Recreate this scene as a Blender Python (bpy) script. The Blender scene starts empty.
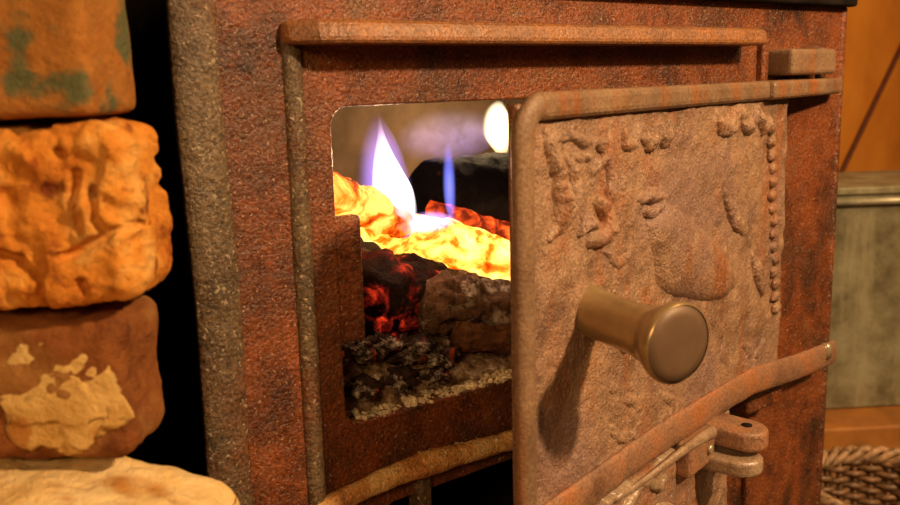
import bpy, bmesh, math, random
from mathutils import Vector, Matrix, noise

random.seed(7)
scene = bpy.context.scene
COL = scene.collection

# ------------------------------------------------------------------ camera
cam_d = bpy.data.cameras.new('camera')
cam_d.lens = 36.0
cam_d.sensor_width = 36.0
cam_d.clip_start = 0.02
cam = bpy.data.objects.new('camera', cam_d)
COL.objects.link(cam)
R_ = Vector((0.7906, -0.6117, -0.0264))
U_ = Vector((0.1353, 0.1325, 0.9819))
W_ = Vector((0.5971, 0.7799, -0.1876))
cam.matrix_world = Matrix(((R_.x, U_.x, -W_.x, -0.2869), (R_.y, U_.y, -W_.y, -0.4951),
                           (R_.z, U_.z, -W_.z, 0.2269), (0, 0, 0, 1)))
cam_d.dof.use_dof = True
cam_d.dof.focus_distance = 0.66
cam_d.dof.aperture_fstop = 9.0
scene.camera = cam

# ------------------------------------------------------------------ light and exposure
world = bpy.data.worlds.new('room_dark')
scene.world = world
world.use_nodes = True
bg = world.node_tree.nodes['Background']
bg.inputs['Color'].default_value = (1.0, 0.62, 0.36, 1)
bg.inputs['Strength'].default_value = 0.016


def area(name, loc, target, size, power, color):
    d = bpy.data.lights.new(name, 'AREA')
    d.shape = 'DISK'
    d.size = size
    d.energy = power
    d.color = color
    o = bpy.data.objects.new(name, d)
    o.location = loc
    o.rotation_euler = (Vector(target) - Vector(loc)).to_track_quat('-Z', 'Y').to_euler()
    COL.objects.link(o)
    return o


area('room_lamp', (0.44, -1.12, 0.90), (0.18, 0.0, 0.06), 0.10, 25.5, (1.0, 0.66, 0.35))
area('second_lamp', (-0.95, -0.85, 0.62), (0.08, 0.0, -0.02), 0.30, 7.0, (1.0, 0.60, 0.27))
area('far_lamp', (0.95, -0.75, 1.15), (1.25, 0.4, 0.0), 0.8, 13.0, (1.0, 0.62, 0.28))  # unseen fill light, added to brighten the wall and box at right


def point(name, loc, power, color, size=0.02):
    d = bpy.data.lights.new(name, 'POINT')
    d.energy = power
    d.color = color
    d.shadow_soft_size = size
    o = bpy.data.objects.new(name, d)
    o.location = loc
    COL.objects.link(o)
    return o


scene.view_settings.view_transform = 'Standard'
scene.view_settings.look = 'None'
scene.view_settings.gamma = 1.0
scene.view_settings.use_curve_mapping = False
scene.view_settings.exposure = 0.0


# ------------------------------------------------------------------ materials
def new_mat(name):
    m = bpy.data.materials.new(name)
    m.use_nodes = True
    nt = m.node_tree
    nt.nodes.clear()
    out = nt.nodes.new('ShaderNodeOutputMaterial')
    return m, nt, out


def N(nt, kind, **kw):
    n = nt.nodes.new(kind)
    for k, v in kw.items():
        setattr(n, k, v)
    return n


def tex(nt, scale, detail=6.0, rough=0.6, stretch=None, off=0.0, dist=0.0):
    tc = N(nt, 'ShaderNodeTexCoord')
    mp = N(nt, 'ShaderNodeMapping')
    nt.links.new(tc.outputs['Object'], mp.inputs['Vector'])
    if stretch:
        mp.inputs['Scale'].default_value = stretch
    mp.inputs['Location'].default_value = (off, off * 1.7, off * 0.6)
    n = N(nt, 'ShaderNodeTexNoise')
    n.inputs['Scale'].default_value = scale
    n.inputs['Detail'].default_value = detail
    n.inputs['Roughness'].default_value = rough
    n.inputs['Distortion'].default_value = dist
    nt.links.new(mp.outputs['Vector'], n.inputs['Vector'])
    return n.outputs['Fac']


def ramp(nt, fac, stops, interp='LINEAR'):
    r = N(nt, 'ShaderNodeValToRGB')
    r.color_ramp.interpolation = interp
    el = r.color_ramp.elements
    while len(el) < len(stops):
        el.new(0.5)
    for e, (p, c) in zip(el, stops):
        e.position = p
        e.color = (c[0], c[1], c[2], 1) if not isinstance(c, (int, float)) else (c, c, c, 1)
    nt.links.new(fac, r.inputs['Fac'])
    return r.outputs['Color']


def mix(nt, fac, a, b, mode='MIX'):
    m = N(nt, 'ShaderNodeMix', data_type='RGBA', blend_type=mode)
    if isinstance(fac, (int, float)):
        m.inputs[0].default_value = fac
    else:
        nt.links.new(fac, m.inputs[0])
    for s, v in ((6, a), (7, b)):
        if isinstance(v, tuple):
            m.inputs[s].default_value = (v[0], v[1], v[2], 1)
        else:
            nt.links.new(v, m.inputs[s])
    return m.outputs[2]


def bump(nt, height, strength, dist, normal=None):
    b = N(nt, 'ShaderNodeBump')
    b.inputs['Strength'].default_value = strength
    b.inputs['Distance'].default_value = dist
    nt.links.new(height, b.inputs['Height'])
    if normal is not None:
        nt.links.new(normal, b.inputs['Normal'])
    return b.outputs['Normal']


def finish(nt, out, color, rough=0.6, metallic=0.0, normal=None, spec=0.5):
    p = N(nt, 'ShaderNodeBsdfPrincipled')
    if isinstance(color, tuple):
        p.inputs['Base Color'].default_value = (*color, 1)
    else:
        nt.links.new(color, p.inputs['Base Color'])
    if isinstance(rough, (int, float)):
        p.inputs['Roughness'].default_value = rough
    else:
        nt.links.new(rough, p.inputs['Roughness'])
    p.inputs['Metallic'].default_value = metallic
    p.inputs['Specular IOR Level'].default_value = spec
    if normal is not None:
        nt.links.new(normal, p.inputs['Normal'])
    nt.links.new(p.outputs['BSDF'], out.inputs['Surface'])
    return p


def iron(name, stops, streak=None, scale=22.0, grain=420.0, gstr=0.5, rough=(0.42, 0.75), spec=0.5,
         metallic=0.0, off=0.0, blotch=None, glint=None, gmix=0.7):
    """cast iron with rust: blotches, vertical rust streaks, fine casting grain"""
    m, nt, out = new_mat(name)
    c = ramp(nt, tex(nt, scale, 8, 0.68, off=off), stops)
    if streak:
        f = ramp(nt, tex(nt, 34, 4, 0.6, stretch=(1, 1, 0.10), off=off + 3), ((0.52, 0.0), (0.66, 1.0)))
        c = mix(nt, f, c, streak)
    if blotch:
        f = ramp(nt, tex(nt, 9, 5, 0.6, off=off + 9), ((0.50, 0.0), (0.64, 1.0)))
        c = mix(nt, f, c, blotch)
    g = tex(nt, grain, 3, 0.6, off=off)
    c = mix(nt, gmix, c, ramp(nt, g, ((0.34, 0.25), (0.62, 1.45))), 'MULTIPLY')
    if glint:  # pale specks painted as glints off the casting grain
        f = ramp(nt, tex(nt, 360, 2, 0.5, off=off + 13), ((glint[1], 0.0), (glint[1] + 0.05, 0.8)))
        c = mix(nt, f, c, glint[0])
    n1 = bump(nt, g, gstr, 0.0016)
    n2 = bump(nt, tex(nt, 90, 5, 0.65, off=off + 5), gstr * 0.7, 0.004, n1)
    r = ramp(nt, tex(nt, 60, 4, 0.6, off=off + 2), ((0.35, rough[0]), (0.65, rough[1])))
    finish(nt, out, c, r, metallic, n2, spec)
    return m


M = {}
M['frame'] = iron('rusty_frame_iron', ((0.32, (0.030, 0.013, 0.007)), (0.45, (0.130, 0.036, 0.011)),
                                       (0.57, (0.23, 0.062, 0.015)), (0.72, (0.17, 0.080, 0.034))),
                  streak=(0.23, 0.058, 0.015), rough=(0.26, 0.48), gstr=0.9, off=1.0,
                  blotch=(0.085, 0.034, 0.016), glint=((0.42, 0.27, 0.16), 0.64))
M['rim'] = iron('grey_worn_iron', ((0.30, (0.06, 0.036, 0.018)), (0.5, (0.125, 0.078, 0.038)),
                                   (0.72, (0.19, 0.125, 0.064))), scale=30, gstr=0.8, off=4.0, rough=(0.34, 0.55),
                blotch=(0.15, 0.045, 0.015), glint=((0.42, 0.32, 0.2), 0.63))
M['door'] = iron('brown_door_iron', ((0.32, (0.085, 0.042, 0.026)), (0.44, (0.24, 0.130, 0.075)),
                                     (0.56, (0.36, 0.21, 0.122)), (0.70, (0.32, 0.13, 0.05))),
                 streak=(0.30, 0.10, 0.03), scale=17, gstr=0.95, off=7.0, rough=(0.34, 0.6), gmix=0.42, spec=0.6, grain=520,
                 blotch=(0.27, 0.155, 0.115), glint=((0.48, 0.33, 0.22), 0.64))
M['door_rim'] = iron('door_edge_iron', ((0.28, (0.11, 0.06, 0.033)), (0.48, (0.21, 0.12, 0.064)),
                                        (0.66, (0.28, 0.165, 0.085)), (0.8, (0.28, 0.10, 0.03))),
                     scale=16, gstr=0.4, off=11.0, streak=(0.28, 0.09, 0.02), gmix=0.3)
M['lug'] = iron('orange_rust_iron', ((0.28, (0.13, 0.055, 0.022)), (0.46, (0.25, 0.105, 0.042)),
                                     (0.6, (0.32, 0.12, 0.034)), (0.76, (0.32, 0.20, 0.10))),
                scale=26, gstr=0.5, off=14.0, rough=(0.3, 0.55), gmix=0.5)
M['strap'] = iron('brown_strap_iron', ((0.28, (0.14, 0.066, 0.036)), (0.46, (0.27, 0.14, 0.078)),
                                       (0.58, (0.36, 0.145, 0.06)), (0.72, (0.40, 0.13, 0.036))),
                  scale=16, gstr=0.6, off=15.0, rough=(0.36, 0.6), gmix=0.35)
M['rail'] = iron('scorched_rail_iron', ((0.30, (0.26, 0.09, 0.02)), (0.44, (0.60, 0.27, 0.07)),
                                        (0.56, (0.74, 0.45, 0.16)), (0.70, (0.82, 0.62, 0.32))),
                 scale=46, gstr=0.9, off=17.0, rough=(0.22, 0.45), gmix=0.4)  # gold this pale carries the light falling on the rail
M['shine'] = iron('bare_scraped_iron', ((0.28, (0.20, 0.12, 0.07)), (0.5, (0.32, 0.21, 0.13)),
                                        (0.75, (0.44, 0.31, 0.2))), scale=60, gstr=0.3, off=20.0,
                  rough=(0.22, 0.4), spec=0.8, gmix=0.3)


def simple(name, col, rough=0.6, metallic=0.0, scale=60, var=0.35, bstr=0.3, bdist=0.002, spec=0.5):
    m, nt, out = new_mat(name)
    f = tex(nt, scale, 6, 0.6)
    lo = tuple(c * (1 - var) for c in col)
    hi = tuple(min(1, c * (1 + var)) for c in col)
    finish(nt, out, ramp(nt, f, ((0.32, lo), (0.68, hi))), rough, metallic, bump(nt, f, bstr, bdist), spec)
    return m


M['knob'] = simple('brass_brown_knob', (0.38, 0.255, 0.12), 0.30, 0.5, 40, 0.18, 0.08, 0.001)
M['knob_face'] = simple('dull_brown_knob_face', (0.15, 0.088, 0.048), 0.5, 0.2, 40, 0.15, 0.06, 0.001)
M['soot'] = simple('soot_black', (0.012, 0.008, 0.006), 0.95, 0.0, 30, 0.5, 0.3, 0.004, 0.1)  # near black, for sooty iron and for shade painted dark
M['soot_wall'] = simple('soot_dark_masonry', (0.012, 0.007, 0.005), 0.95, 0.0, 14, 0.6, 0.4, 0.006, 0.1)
M['firebrick'] = simple('smoked_fire_clay', (0.20, 0.135, 0.08), 0.9, 0.0, 9, 0.6, 0.5, 0.006, 0.2)
M['pin'] = simple('steel_hinge_pin', (0.55, 0.42, 0.28), 0.25, 0.6, 90, 0.2, 0.1, 0.001)
M['floor'] = simple('stone_floor', (0.10, 0.065, 0.04), 0.8, 0.0, 9, 0.4, 0.4, 0.004)
M['plinth'] = simple('mortar_plinth', (0.30, 0.17, 0.07), 0.9, 0.0, 20, 0.3, 0.6, 0.006)


def wall_mat():
    m, nt, out = new_mat('orange_limewashed_wall')
    c = ramp(nt, tex(nt, 4, 6, 0.6), ((0.3, (0.42, 0.135, 0.014)), (0.5, (0.60, 0.205, 0.022)), (0.7, (0.72, 0.28, 0.035))))
    finish(nt, out, c, 0.8, 0, bump(nt, tex(nt, 26, 6, 0.6), 0.3, 0.006), 0.25)
    return m


M['wall'] = wall_mat()


def galv():
    m, nt, out = new_mat('dull_galvanised_sheet')
    c = ramp(nt, tex(nt, 16, 8, 0.7), ((0.32, (0.10, 0.08, 0.04)), (0.5, (0.22, 0.19, 0.11)), (0.68, (0.33, 0.30, 0.19))))
    f = ramp(nt, tex(nt, 24, 4, 0.6, stretch=(1, 1, 0.12), off=2), ((0.55, 0.0), (0.7, 0.6)))
    c = mix(nt, f, c, (0.40, 0.36, 0.22))
    finish(nt, out, c, 0.55, 0.15, bump(nt, tex(nt, 20, 6, 0.6), 0.3, 0.004), 0.4)
    return m


M['galv'] = galv()
M['galv_rim'] = simple('pale_sheet_rim', (0.42, 0.38, 0.26), 0.4, 0.3, 40, 0.3, 0.1, 0.001)
M['board'] = simple('orange_brown_board', (0.34, 0.13, 0.022), 0.6, 0.0, 18, 0.3, 0.2, 0.002)
M['rod'] = simple('dark_rust_rod', (0.10, 0.022, 0.008), 0.6, 0.1, 60, 0.3, 0.2, 0.001)
M['wicker'] = simple('brown_wicker', (0.17, 0.085, 0.036), 0.45, 0.0, 70, 0.7, 0.4, 0.002)
M['wicker_pale'] = simple('pale_wicker', (0.34, 0.20, 0.10), 0.5, 0.0, 70, 0.7, 0.4, 0.002)


def brick_mat(name, stops, scale, patch=None, pthr=(0.55, 0.6), pscale=22, off=0.0, dark=None):
    m, nt, out = new_mat(name)
    c = ramp(nt, tex(nt, scale, 8, 0.65, off=off), stops)
    if patch:
        f = ramp(nt, tex(nt, pscale, 3, 0.5, off=off + 2.3), ((pthr[0], 0.0), (pthr[1], 1.0)))
        c = mix(nt, f, c, patch)
    if dark:
        f = ramp(nt, tex(nt, 45, 5, 0.6, off=off + 6), ((0.60, 0.0), (0.68, 0.85)))
        c = mix(nt, f, c, dark)
    g = tex(nt, 260, 4, 0.7, off=off)
    n1 = bump(nt, g, 0.8, 0.0020)
    n2 = bump(nt, tex(nt, 70, 7, 0.7, off=off), 0.8, 0.006, n1)
    finish(nt, out, c, 0.85, 0, n2, 0.25)
    return m


M['brick_top'] = brick_mat('orange_brick_with_grey_lichen',
                           ((0.34, (0.29, 0.10, 0.017)), (0.5, (0.41, 0.165, 0.03)), (0.66, (0.34, 0.105, 0.016))), 18,
                           patch=(0.12, 0.12, 0.05), pthr=(0.49, 0.60), pscale=44, off=3.0)
M['brick_rough'] = brick_mat('bright_orange_broken_brick',
                             ((0.34, (0.27, 0.045, 0.006)), (0.43, (0.58, 0.19, 0.02)), (0.54, (0.70, 0.27, 0.034)),
                              (0.70, (0.80, 0.44, 0.12))), 30, off=8.0, dark=(0.15, 0.020, 0.004))
M['brick_mortar'] = brick_mat('dark_brick_with_pale_mortar',
                              ((0.34, (0.10, 0.025, 0.006)), (0.5, (0.26, 0.085, 0.018)), (0.66, (0.19, 0.055, 0.011))), 20,
                              off=12.0, patch=(0.34, 0.155, 0.04), pthr=(0.52, 0.62), pscale=18)
M['mortar'] = brick_mat('pale_yellow_mortar', ((0.3, (0.50, 0.27, 0.06)), (0.5, (0.66, 0.41, 0.13)), (0.7, (0.74, 0.50, 0.19))),
                        26, off=15.0, patch=(0.46, 0.20, 0.04), pthr=(0.58, 0.64), pscale=50)
M['brick_pale'] = brick_mat('pale_mortared_brick', ((0.3, (0.64, 0.37, 0.10)), (0.5, (0.82, 0.55, 0.22)), (0.7, (0.86, 0.64, 0.32))),
                            30, off=19.0, patch=(0.50, 0.22, 0.05), pthr=(0.56, 0.66))


def ember_mat(name, base, glow, thr, strength, scale=30, off=0.0, ash=None):
    """charred wood whose cracks and hot faces glow: noise drives an emission from black-red to yellow"""
    m, nt, out = new_mat(name)
    f = tex(nt, scale, 7, 0.62, off=off, dist=0.6)
    g = tex(nt, 130, 5, 0.65, off=off + 1)
    col = ramp(nt, g, ((0.3, tuple(b * 0.4 for b in base)), (0.7, tuple(min(1, b * 1.7) for b in base))))
    if ash:
        fa = ramp(nt, tex(nt, 38, 7, 0.75, off=off + 4), ((ash[1], 0.0), (ash[1] + 0.10, 1.0)))
        col = mix(nt, fa, col, ash[0])
    p = finish(nt, out, col, 0.9, 0, bump(nt, g, 0.8, 0.004, bump(nt, tex(nt, 45, 6, 0.6, off=off), 0.8, 0.008)), 0.15)
    e = ramp(nt, f, [(t, c) for t, c in zip(thr, glow)])
    nt.links.new(e, p.inputs['Emission Color'])
    p.inputs['Emission Strength'].default_value = strength
    return m


K0 = (0, 0, 0)
M['hot'] = ember_mat('white_hot_log', (0.05, 0.02, 0.01),
                     ((0.9, 0.06, 0.0), (1.7, 0.34, 0.01), (2.4, 1.15, 0.14), (2.8, 2.0, 0.55)), (0.31, 0.41, 0.49, 0.63), 1.0, 34, 2.0)
M['hot_end'] = ember_mat('orange_burning_log', (0.05, 0.02, 0.01),
                         (K0, (0.75, 0.05, 0.0), (1.7, 0.32, 0.01), (2.4, 1.15, 0.2)), (0.30, 0.42, 0.50, 0.62), 1.0, 36, 5.0)
M['ember'] = ember_mat('charred_log_with_red_cracks', (0.022, 0.010, 0.008),
                       (K0, (0.10, 0.004, 0.002), (0.8, 0.04, 0.01), (2.2, 0.6, 0.06)), (0.52, 0.60, 0.68, 0.76), 1.0, 38, 9.0)
M['char'] = ember_mat('blackened_log', (0.006, 0.005, 0.006), (K0, K0, (0.30, 0.03, 0.0), (0.9, 0.15, 0.01)),
                      (0.3, 0.66, 0.74, 0.84), 1.0, 34, 12.0)
M['ashlog'] = ember_mat('ash_covered_log', (0.10, 0.05, 0.025), (K0, K0, K0, (0.5, 0.04, 0.0)), (0.2, 0.5, 0.72, 0.9), 1.0, 30, 15.0,
                        ash=((0.42, 0.34, 0.27), 0.52))
M['coal'] = ember_mat('burnt_coal', (0.030, 0.015, 0.010), (K0, K0, (0.18, 0.006, 0.0), (0.8, 0.07, 0.0)), (0.2, 0.62, 0.76, 0.9), 1.0, 50, 18.0,
                      ash=((0.46, 0.38, 0.30), 0.51))
M['bark'] = ember_mat('scorched_brown_wood', (0.12, 0.05, 0.02), (K0, K0, K0, K0), (0.2, 0.5, 0.7, 0.9), 0.0, 30, 22.0,
                      ash=((0.34, 0.24, 0.15), 0.60))


def ash_mat():
    m, nt, out = new_mat('ash_and_cinders')
    f = tex(nt, 70, 8, 0.75)
    c = ramp(nt, f, ((0.34, (0.022, 0.013, 0.009)), (0.45, (0.15, 0.085, 0.045)), (0.55, (0.34, 0.22, 0.13)), (0.64, (0.72, 0.60, 0.46))))
    finish(nt, out, c, 0.95, 0, bump(nt, f, 0.9, 0.006), 0.1)
    return m


M['ash'] = ash_mat()
M['pale_ash'] = simple('pale_ash_crumbs', (0.62, 0.50, 0.30), 0.95, 0, 160, 0.45, 0.8, 0.004, 0.15)


def flame_mat(name, z0, z1, stops, dens, centre=None, radii=None, wisps=0.0):
    """burning gas: emission volume whose colour runs with height above the flame's foot,
    thinning out towards its skin when a centre and radii are given"""
    m, nt, out = new_mat(name)
    tc = N(nt, 'ShaderNodeTexCoord')
    sx = N(nt, 'ShaderNodeSeparateXYZ')
    nt.links.new(tc.outputs['Object'], sx.inputs['Vector'])
    mr = N(nt, 'ShaderNodeMapRange')
    mr.inputs['From Min'].default_value = z0
    mr.inputs['From Max'].default_value = z1
    nt.links.new(sx.outputs['Z'], mr.inputs['Value'])
    c = ramp(nt, mr.outputs['Result'], stops)
    e = N(nt, 'ShaderNodeEmission')
    nt.links.new(c, e.inputs['Color'])
    e.inputs['Strength'].default_value = dens
    if centre:
        mp = N(nt, 'ShaderNodeMapping')
        mp.inputs['Scale'].default_value = tuple(1 / r for r in radii)
        mp.inputs['Location'].default_value = tuple(-c_ / r for c_, r in zip(centre, radii))
        nt.links.new(tc.outputs['Object'], mp.inputs['Vector'])
        ln = N(nt, 'ShaderNodeVectorMath', operation='LENGTH')
        nt.links.new(mp.outputs['Vector'], ln.inputs[0])
        fall = ramp(nt, ln.outputs['Value'], ((0.0, 1.0), (0.5, 0.5), (1.0, 0.0)), 'EASE')
        if wisps:
            w = ramp(nt, tex(nt, 60, 3, 0.6, dist=1.0), ((0.5 - wisps, 0.0), (0.5 + wisps, 1.8)))
            fall = mix(nt, 1.0, fall, w, 'MULTIPLY')
        ml = N(nt, 'ShaderNodeMath', operation='MULTIPLY')
        nt.links.new(fall, ml.inputs[0])
        ml.inputs[1].default_value = dens
        nt.links.new(ml.outputs[0], e.inputs['Strength'])
    nt.links.new(e.outputs['Emission'], out.inputs['Volume'])
    return m


# ------------------------------------------------------------------ builders
def obj(name, bm, mat, parent=None, loc=None, smooth=True, bevel=0.0):
    me = bpy.data.meshes.new(name)
    bmesh.ops.recalc_face_normals(bm, faces=bm.faces[:])
    bm.to_mesh(me)
    bm.free()
    if smooth:
        for p in me.polygons:
            p.use_smooth = True
    me.materials.append(mat)
    o = bpy.data.objects.new(name, me)
    COL.objects.link(o)
    if parent:
        o.parent = parent
    if loc is not None:
        o.location = loc
    if bevel:
        b = o.modifiers.new('bevel', 'BEVEL')
        b.width = bevel
        b.segments = 3
        b.limit_method = 'ANGLE'
        b.angle_limit = math.radians(40)
    return o


def tag(o, label, cat, group=None, kind=None):
    o['label'] = label
    o['category'] = cat
    if group:
        o['group'] = group
    if kind:
        o['kind'] = kind
    return o


def structure(o):
    o['kind'] = 'structure'
    return o


def empty(name, loc, rotz=0.0, parent=None):
    o = bpy.data.objects.new(name, None)
    o.empty_display_size = 0.05
    COL.objects.link(o)
    o.location = loc
    o.rotation_euler = (0, 0, rotz)
    if parent:
        o.parent = parent
    return o


def add_box(bm, lo, hi, cuts=0):
    vs = [bm.verts.new((x, y, z)) for x in (lo[0], hi[0]) for y in (lo[1], hi[1]) for z in (lo[2], hi[2])]
    for f in ((0, 1, 3, 2), (4, 6, 7, 5), (0, 4, 5, 1), (2, 3, 7, 6), (0, 2, 6, 4), (1, 5, 7, 3)):
        bm.faces.new([vs[i] for i in f])
    return bm


def box(lo, hi):
    return add_box(bmesh.new(), lo, hi)


def smooth_path(pts, per=6):
    """Catmull-Rom through the points (any dimension)"""
    out = []
    n = len(pts)
    for i in range(n - 1):
        p0 = pts[max(i - 1, 0)]
        p1, p2 = pts[i], pts[i + 1]
        p3 = pts[min(i + 2, n - 1)]
        for k in range(per):
            t = k / per
            out.append(tuple(0.5 * (2 * b + (c - a) * t + (2 * a - 5 * b + 4 * c - d) * t * t + (3 * b - a - 3 * c + d) * t ** 3)
                             for a, b, c, d in zip(p0, p1, p2, p3)))
    out.append(tuple(pts[-1]))
    return out


def add_tube(bm, pts, radii, segs=12, flat=None, cap=True):
    """tube along points; flat=(axis vector, factor) squeezes the section along an axis"""
    P = [Vector(p) for p in pts]
    if isinstance(radii, (int, float)):
        radii = [radii] * len(P)
    rings = []
    for i, p in enumerate(P):
        t = (P[min(i + 1, len(P) - 1)] - P[max(i - 1, 0)]).normalized()
        ref = Vector(flat[0]) if flat else (Vector((0, 0, 1)) if abs(t.z) < 0.9 else Vector((1, 0, 0)))
        a = (ref - t * ref.dot(t)).normalized()
        b = t.cross(a)
        fa = flat[1] if flat else 1.0
        rings.append([bm.verts.new(p + a * (math.cos(2 * math.pi * k / segs) * radii[i] * fa)
                                   + b * (math.sin(2 * math.pi * k / segs) * radii[i])) for k in range(segs)])
    for r0, r1 in zip(rings, rings[1:]):
        for k in range(segs):
            bm.faces.new((r0[k], r0[(k + 1) % segs], r1[(k + 1) % segs], r1[k]))
    if cap:
        bm.faces.new(rings[0][::-1])
        bm.faces.new(rings[-1])
    return bm


def lathe(profile, segs=40):
    """profile of (radius, height) about +Z"""
    bm = bmesh.new()
    rings = []
    for r, h in profile:
        if r < 1e-6:
            rings.append([bm.verts.new((0, 0, h))])
        else:
            rings.append([bm.verts.new((r * math.cos(2 * math.pi * k / segs), r * math.sin(2 * math.pi * k / segs), h)) for k in range(segs)])
    for r0, r1 in zip(rings, rings[1:]):
        for k in range(segs):
            k2 = (k + 1) % segs
            if len(r0) == 1 and len(r1) == 1:
                continue
            if len(r0) == 1:
                bm.faces.new((r0[0], r1[k], r1[k2]))
            elif len(r1) == 1:
                bm.faces.new((r0[k], r1[0], r0[k2]))
            else:
                bm.faces.new((r0[k], r0[k2], r1[k2], r1[k]))
    return bm


def fbm(p, s, seed, oct_=4):
    v = Vector(p) * s + Vector((seed * 7.3, seed * 3.1, seed * 5.7))
    return noise.fractal(v, 1.0, 2.0, oct_, noise_basis='PERLIN_ORIGINAL')


def rounded_block(dims, r, n=(36, 14, 24), amp=0.003, freq=28, seed=1, chips=0.0, shape=None):
    """brick: a rounded box with an uneven, chipped skin"""
    bm = bmesh.new()
    hx, hy, hz = (d / 2 for d in dims)
    seen = {}

    def vert(p):
        key = tuple(round(c, 6) for c in p)
        if key not in seen:
            q = Vector(p)
            inner = Vector((max(-hx + r, min(hx - r, q.x)), max(-hy + r, min(hy - r, q.y)), max(-hz + r, min(hz - r, q.z))))
            d = q - inner
            nrm = d.normalized() if d.length > 1e-9 else Vector((0, 0, 1))
            q = inner + nrm * r
            a = amp * fbm(q, freq, seed)
            if chips:
                c = fbm(q, freq * 0.55, seed + 11, 3)
                if c > 0.16:
                    a -= chips * min(1.0, (c - 0.16) * 6)
            q = q + nrm * a
            if shape:
                q = shape(q)
            seen[key] = bm.verts.new(q)
        return seen[key]

    def face(ax, side):
        u, v = [(1, 2), (0, 2), (0, 1)][ax]
        h = (hx, hy, hz)
        for i in range(n[u]):
            for j in range(n[v]):
                quad = []
                for di, dj in ((0, 0), (1, 0), (1, 1), (0, 1)):
                    p = [0, 0, 0]
                    p[ax] = side * h[ax]
                    p[u] = -h[u] + 2 * h[u] * (i + di) / n[u]
                    p[v] = -h[v] + 2 * h[v] * (j + dj) / n[v]
                    quad.append(vert(p))
                if len(set(quad)) >= 3:
                    try:
                        bm.faces.new(quad)
                    except ValueError:
                        pass

    for ax in range(3):
        for side in (-1, 1):
            face(ax, side)
    return bm


def log_mesh(p0, p1, r0, r1, seed, amp=0.25, segs=40, rings=44, freq=40, ridges=0.0):
    """split, burnt log between two points (built about its own middle)"""
    p0, p1 = Vector(p0), Vector(p1)
    mid = (p0 + p1) / 2
    t = (p1 - p0).normalized()
    a = (Vector((0, 0, 1)) - t * t.z).normalized()
    b = t.cross(a)
    bm = bmesh.new()
    rs = []
    L = (p1 - p0).length
    for i in range(rings + 1):
        s = i / rings
        r = r0 + (r1 - r0) * s
        edge = min(s, 1 - s) * L / max(r, 1e-5)
        if edge < 0.35:
            r *= 0.45 + 0.55 * math.sqrt(max(0.0, 1 - (1 - edge / 0.35) ** 2))
        c = p0.lerp(p1, s) - mid
        ring = []
        for k in range(segs):
            th = 2 * math.pi * k / segs
            d = a * math.cos(th) + b * math.sin(th)
            q = c + d * r
            w = 1 + amp * fbm(q, freq, seed, 5)
            if ridges:
                w += ridges * (abs(math.sin(th * 4.5 + 3 * fbm(c, 20, seed))) - 0.6)
            ring.append(bm.verts.new(c + d * r * w))
        rs.append(ring)
    for q0, q1 in zip(rs, rs[1:]):
        for k in range(segs):
            bm.faces.new((q0[k], q0[(k + 1) % segs], q1[(k + 1) % segs], q1[k]))
    for ring, off in ((rs[0], -1), (rs[-1], 1)):
        c = sum((v.co for v in ring), Vector()) / segs + t * off * 0.002
        cv = bm.verts.new(c)
        for k in range(segs):
            bm.faces.new((ring[k], ring[(k + 1) % segs], cv))
    return bm, mid


def lump(rad, seed, amp=0.5, freq=30, sub=4, squash=(1, 1, 1)):
    bm = bmesh.new()
    bmesh.ops.create_icosphere(bm, subdivisions=sub, radius=1.0)
    for v in bm.verts:
        d = v.co.normalized()
        w = 1 + amp * fbm(d * rad, freq, seed, 4) + 0.12 * noise.cell(d * 2.2 + Vector((seed, 0, 0)))
        v.co = Vector((d.x * rad * squash[0], d.y * rad * squash[1], d.z * rad * squash[2])) * w
    return bm


def plate_with_holes(name, outer, holes, thick, mat, parent, bev=0.0015, loc=(0, 0, 0)):
    """plate in the x-z plane with rounded openings, bevelled edges, y from 0 to thick"""
    cu = bpy.data.curves.new(name, 'CURVE')
    cu.dimensions = '2D'
    cu.fill_mode = 'BOTH'
    cu.extrude = thick / 2 - bev
    cu.bevel_depth = bev
    cu.bevel_resolution = 2
    for loop in [outer] + holes:
        sp = cu.splines.new('POLY')
        sp.points.add(len(loop) - 1)
        for p, (x, z) in zip(sp.points, loop):
            p.co = (x, z, 0, 1)
        sp.use_cyclic_u = True
    tmp = bpy.data.objects.new('tmp', cu)
    COL.objects.link(tmp)
    dg = bpy.context.evaluated_depsgraph_get()
    me = bpy.data.meshes.new_from_object(tmp.evaluated_get(dg))
    bpy.data.objects.remove(tmp)
    bpy.data.curves.remove(cu)
    me.name = name
    for v in me.vertices:
        x, z, d = v.co
        v.co = (x, thick / 2 - d, z)
    me.flip_normals()
    bm = bmesh.new()
    bm.from_mesh(me)
    bmesh.ops.remove_doubles(bm, verts=bm.verts[:], dist=1e-6)
    bpy.data.meshes.remove(me)
    o = obj(name, bm, mat, parent, loc, smooth=False)
    return o


def rrect(x0, x1, z0, z1, r, n=6):
    pts = []
    for cx, cz, a0 in ((x1 - r, z1 - r, 0), (x0 + r, z1 - r, 90), (x0 + r, z0 + r, 180), (x1 - r, z0 + r, 270)):
        for k in range(n + 1):
            a = math.radians(a0 + 90 * k / n)
            pts.append((cx + r * math.cos(a), cz + r * math.sin(a)))
    return pts


# ================================================================== SETTING
FLOOR = -0.42
o = structure(obj('floor', box((-1.6, -1.6, FLOOR - 0.05), (2.6, 0.62, FLOOR)), M['floor'], smooth=False))
o = structure(obj('wall_back', box((0.60, 0.56, FLOOR), (2.6, 0.62, 1.3)), M['wall'], smooth=False))
o = structure(obj('wall_left', box((-1.6, 0.56, FLOOR), (0.60, 0.62, 1.3)), M['soot_wall'], smooth=False))  # wall colour painted near black for the shade left of the stove
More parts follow.
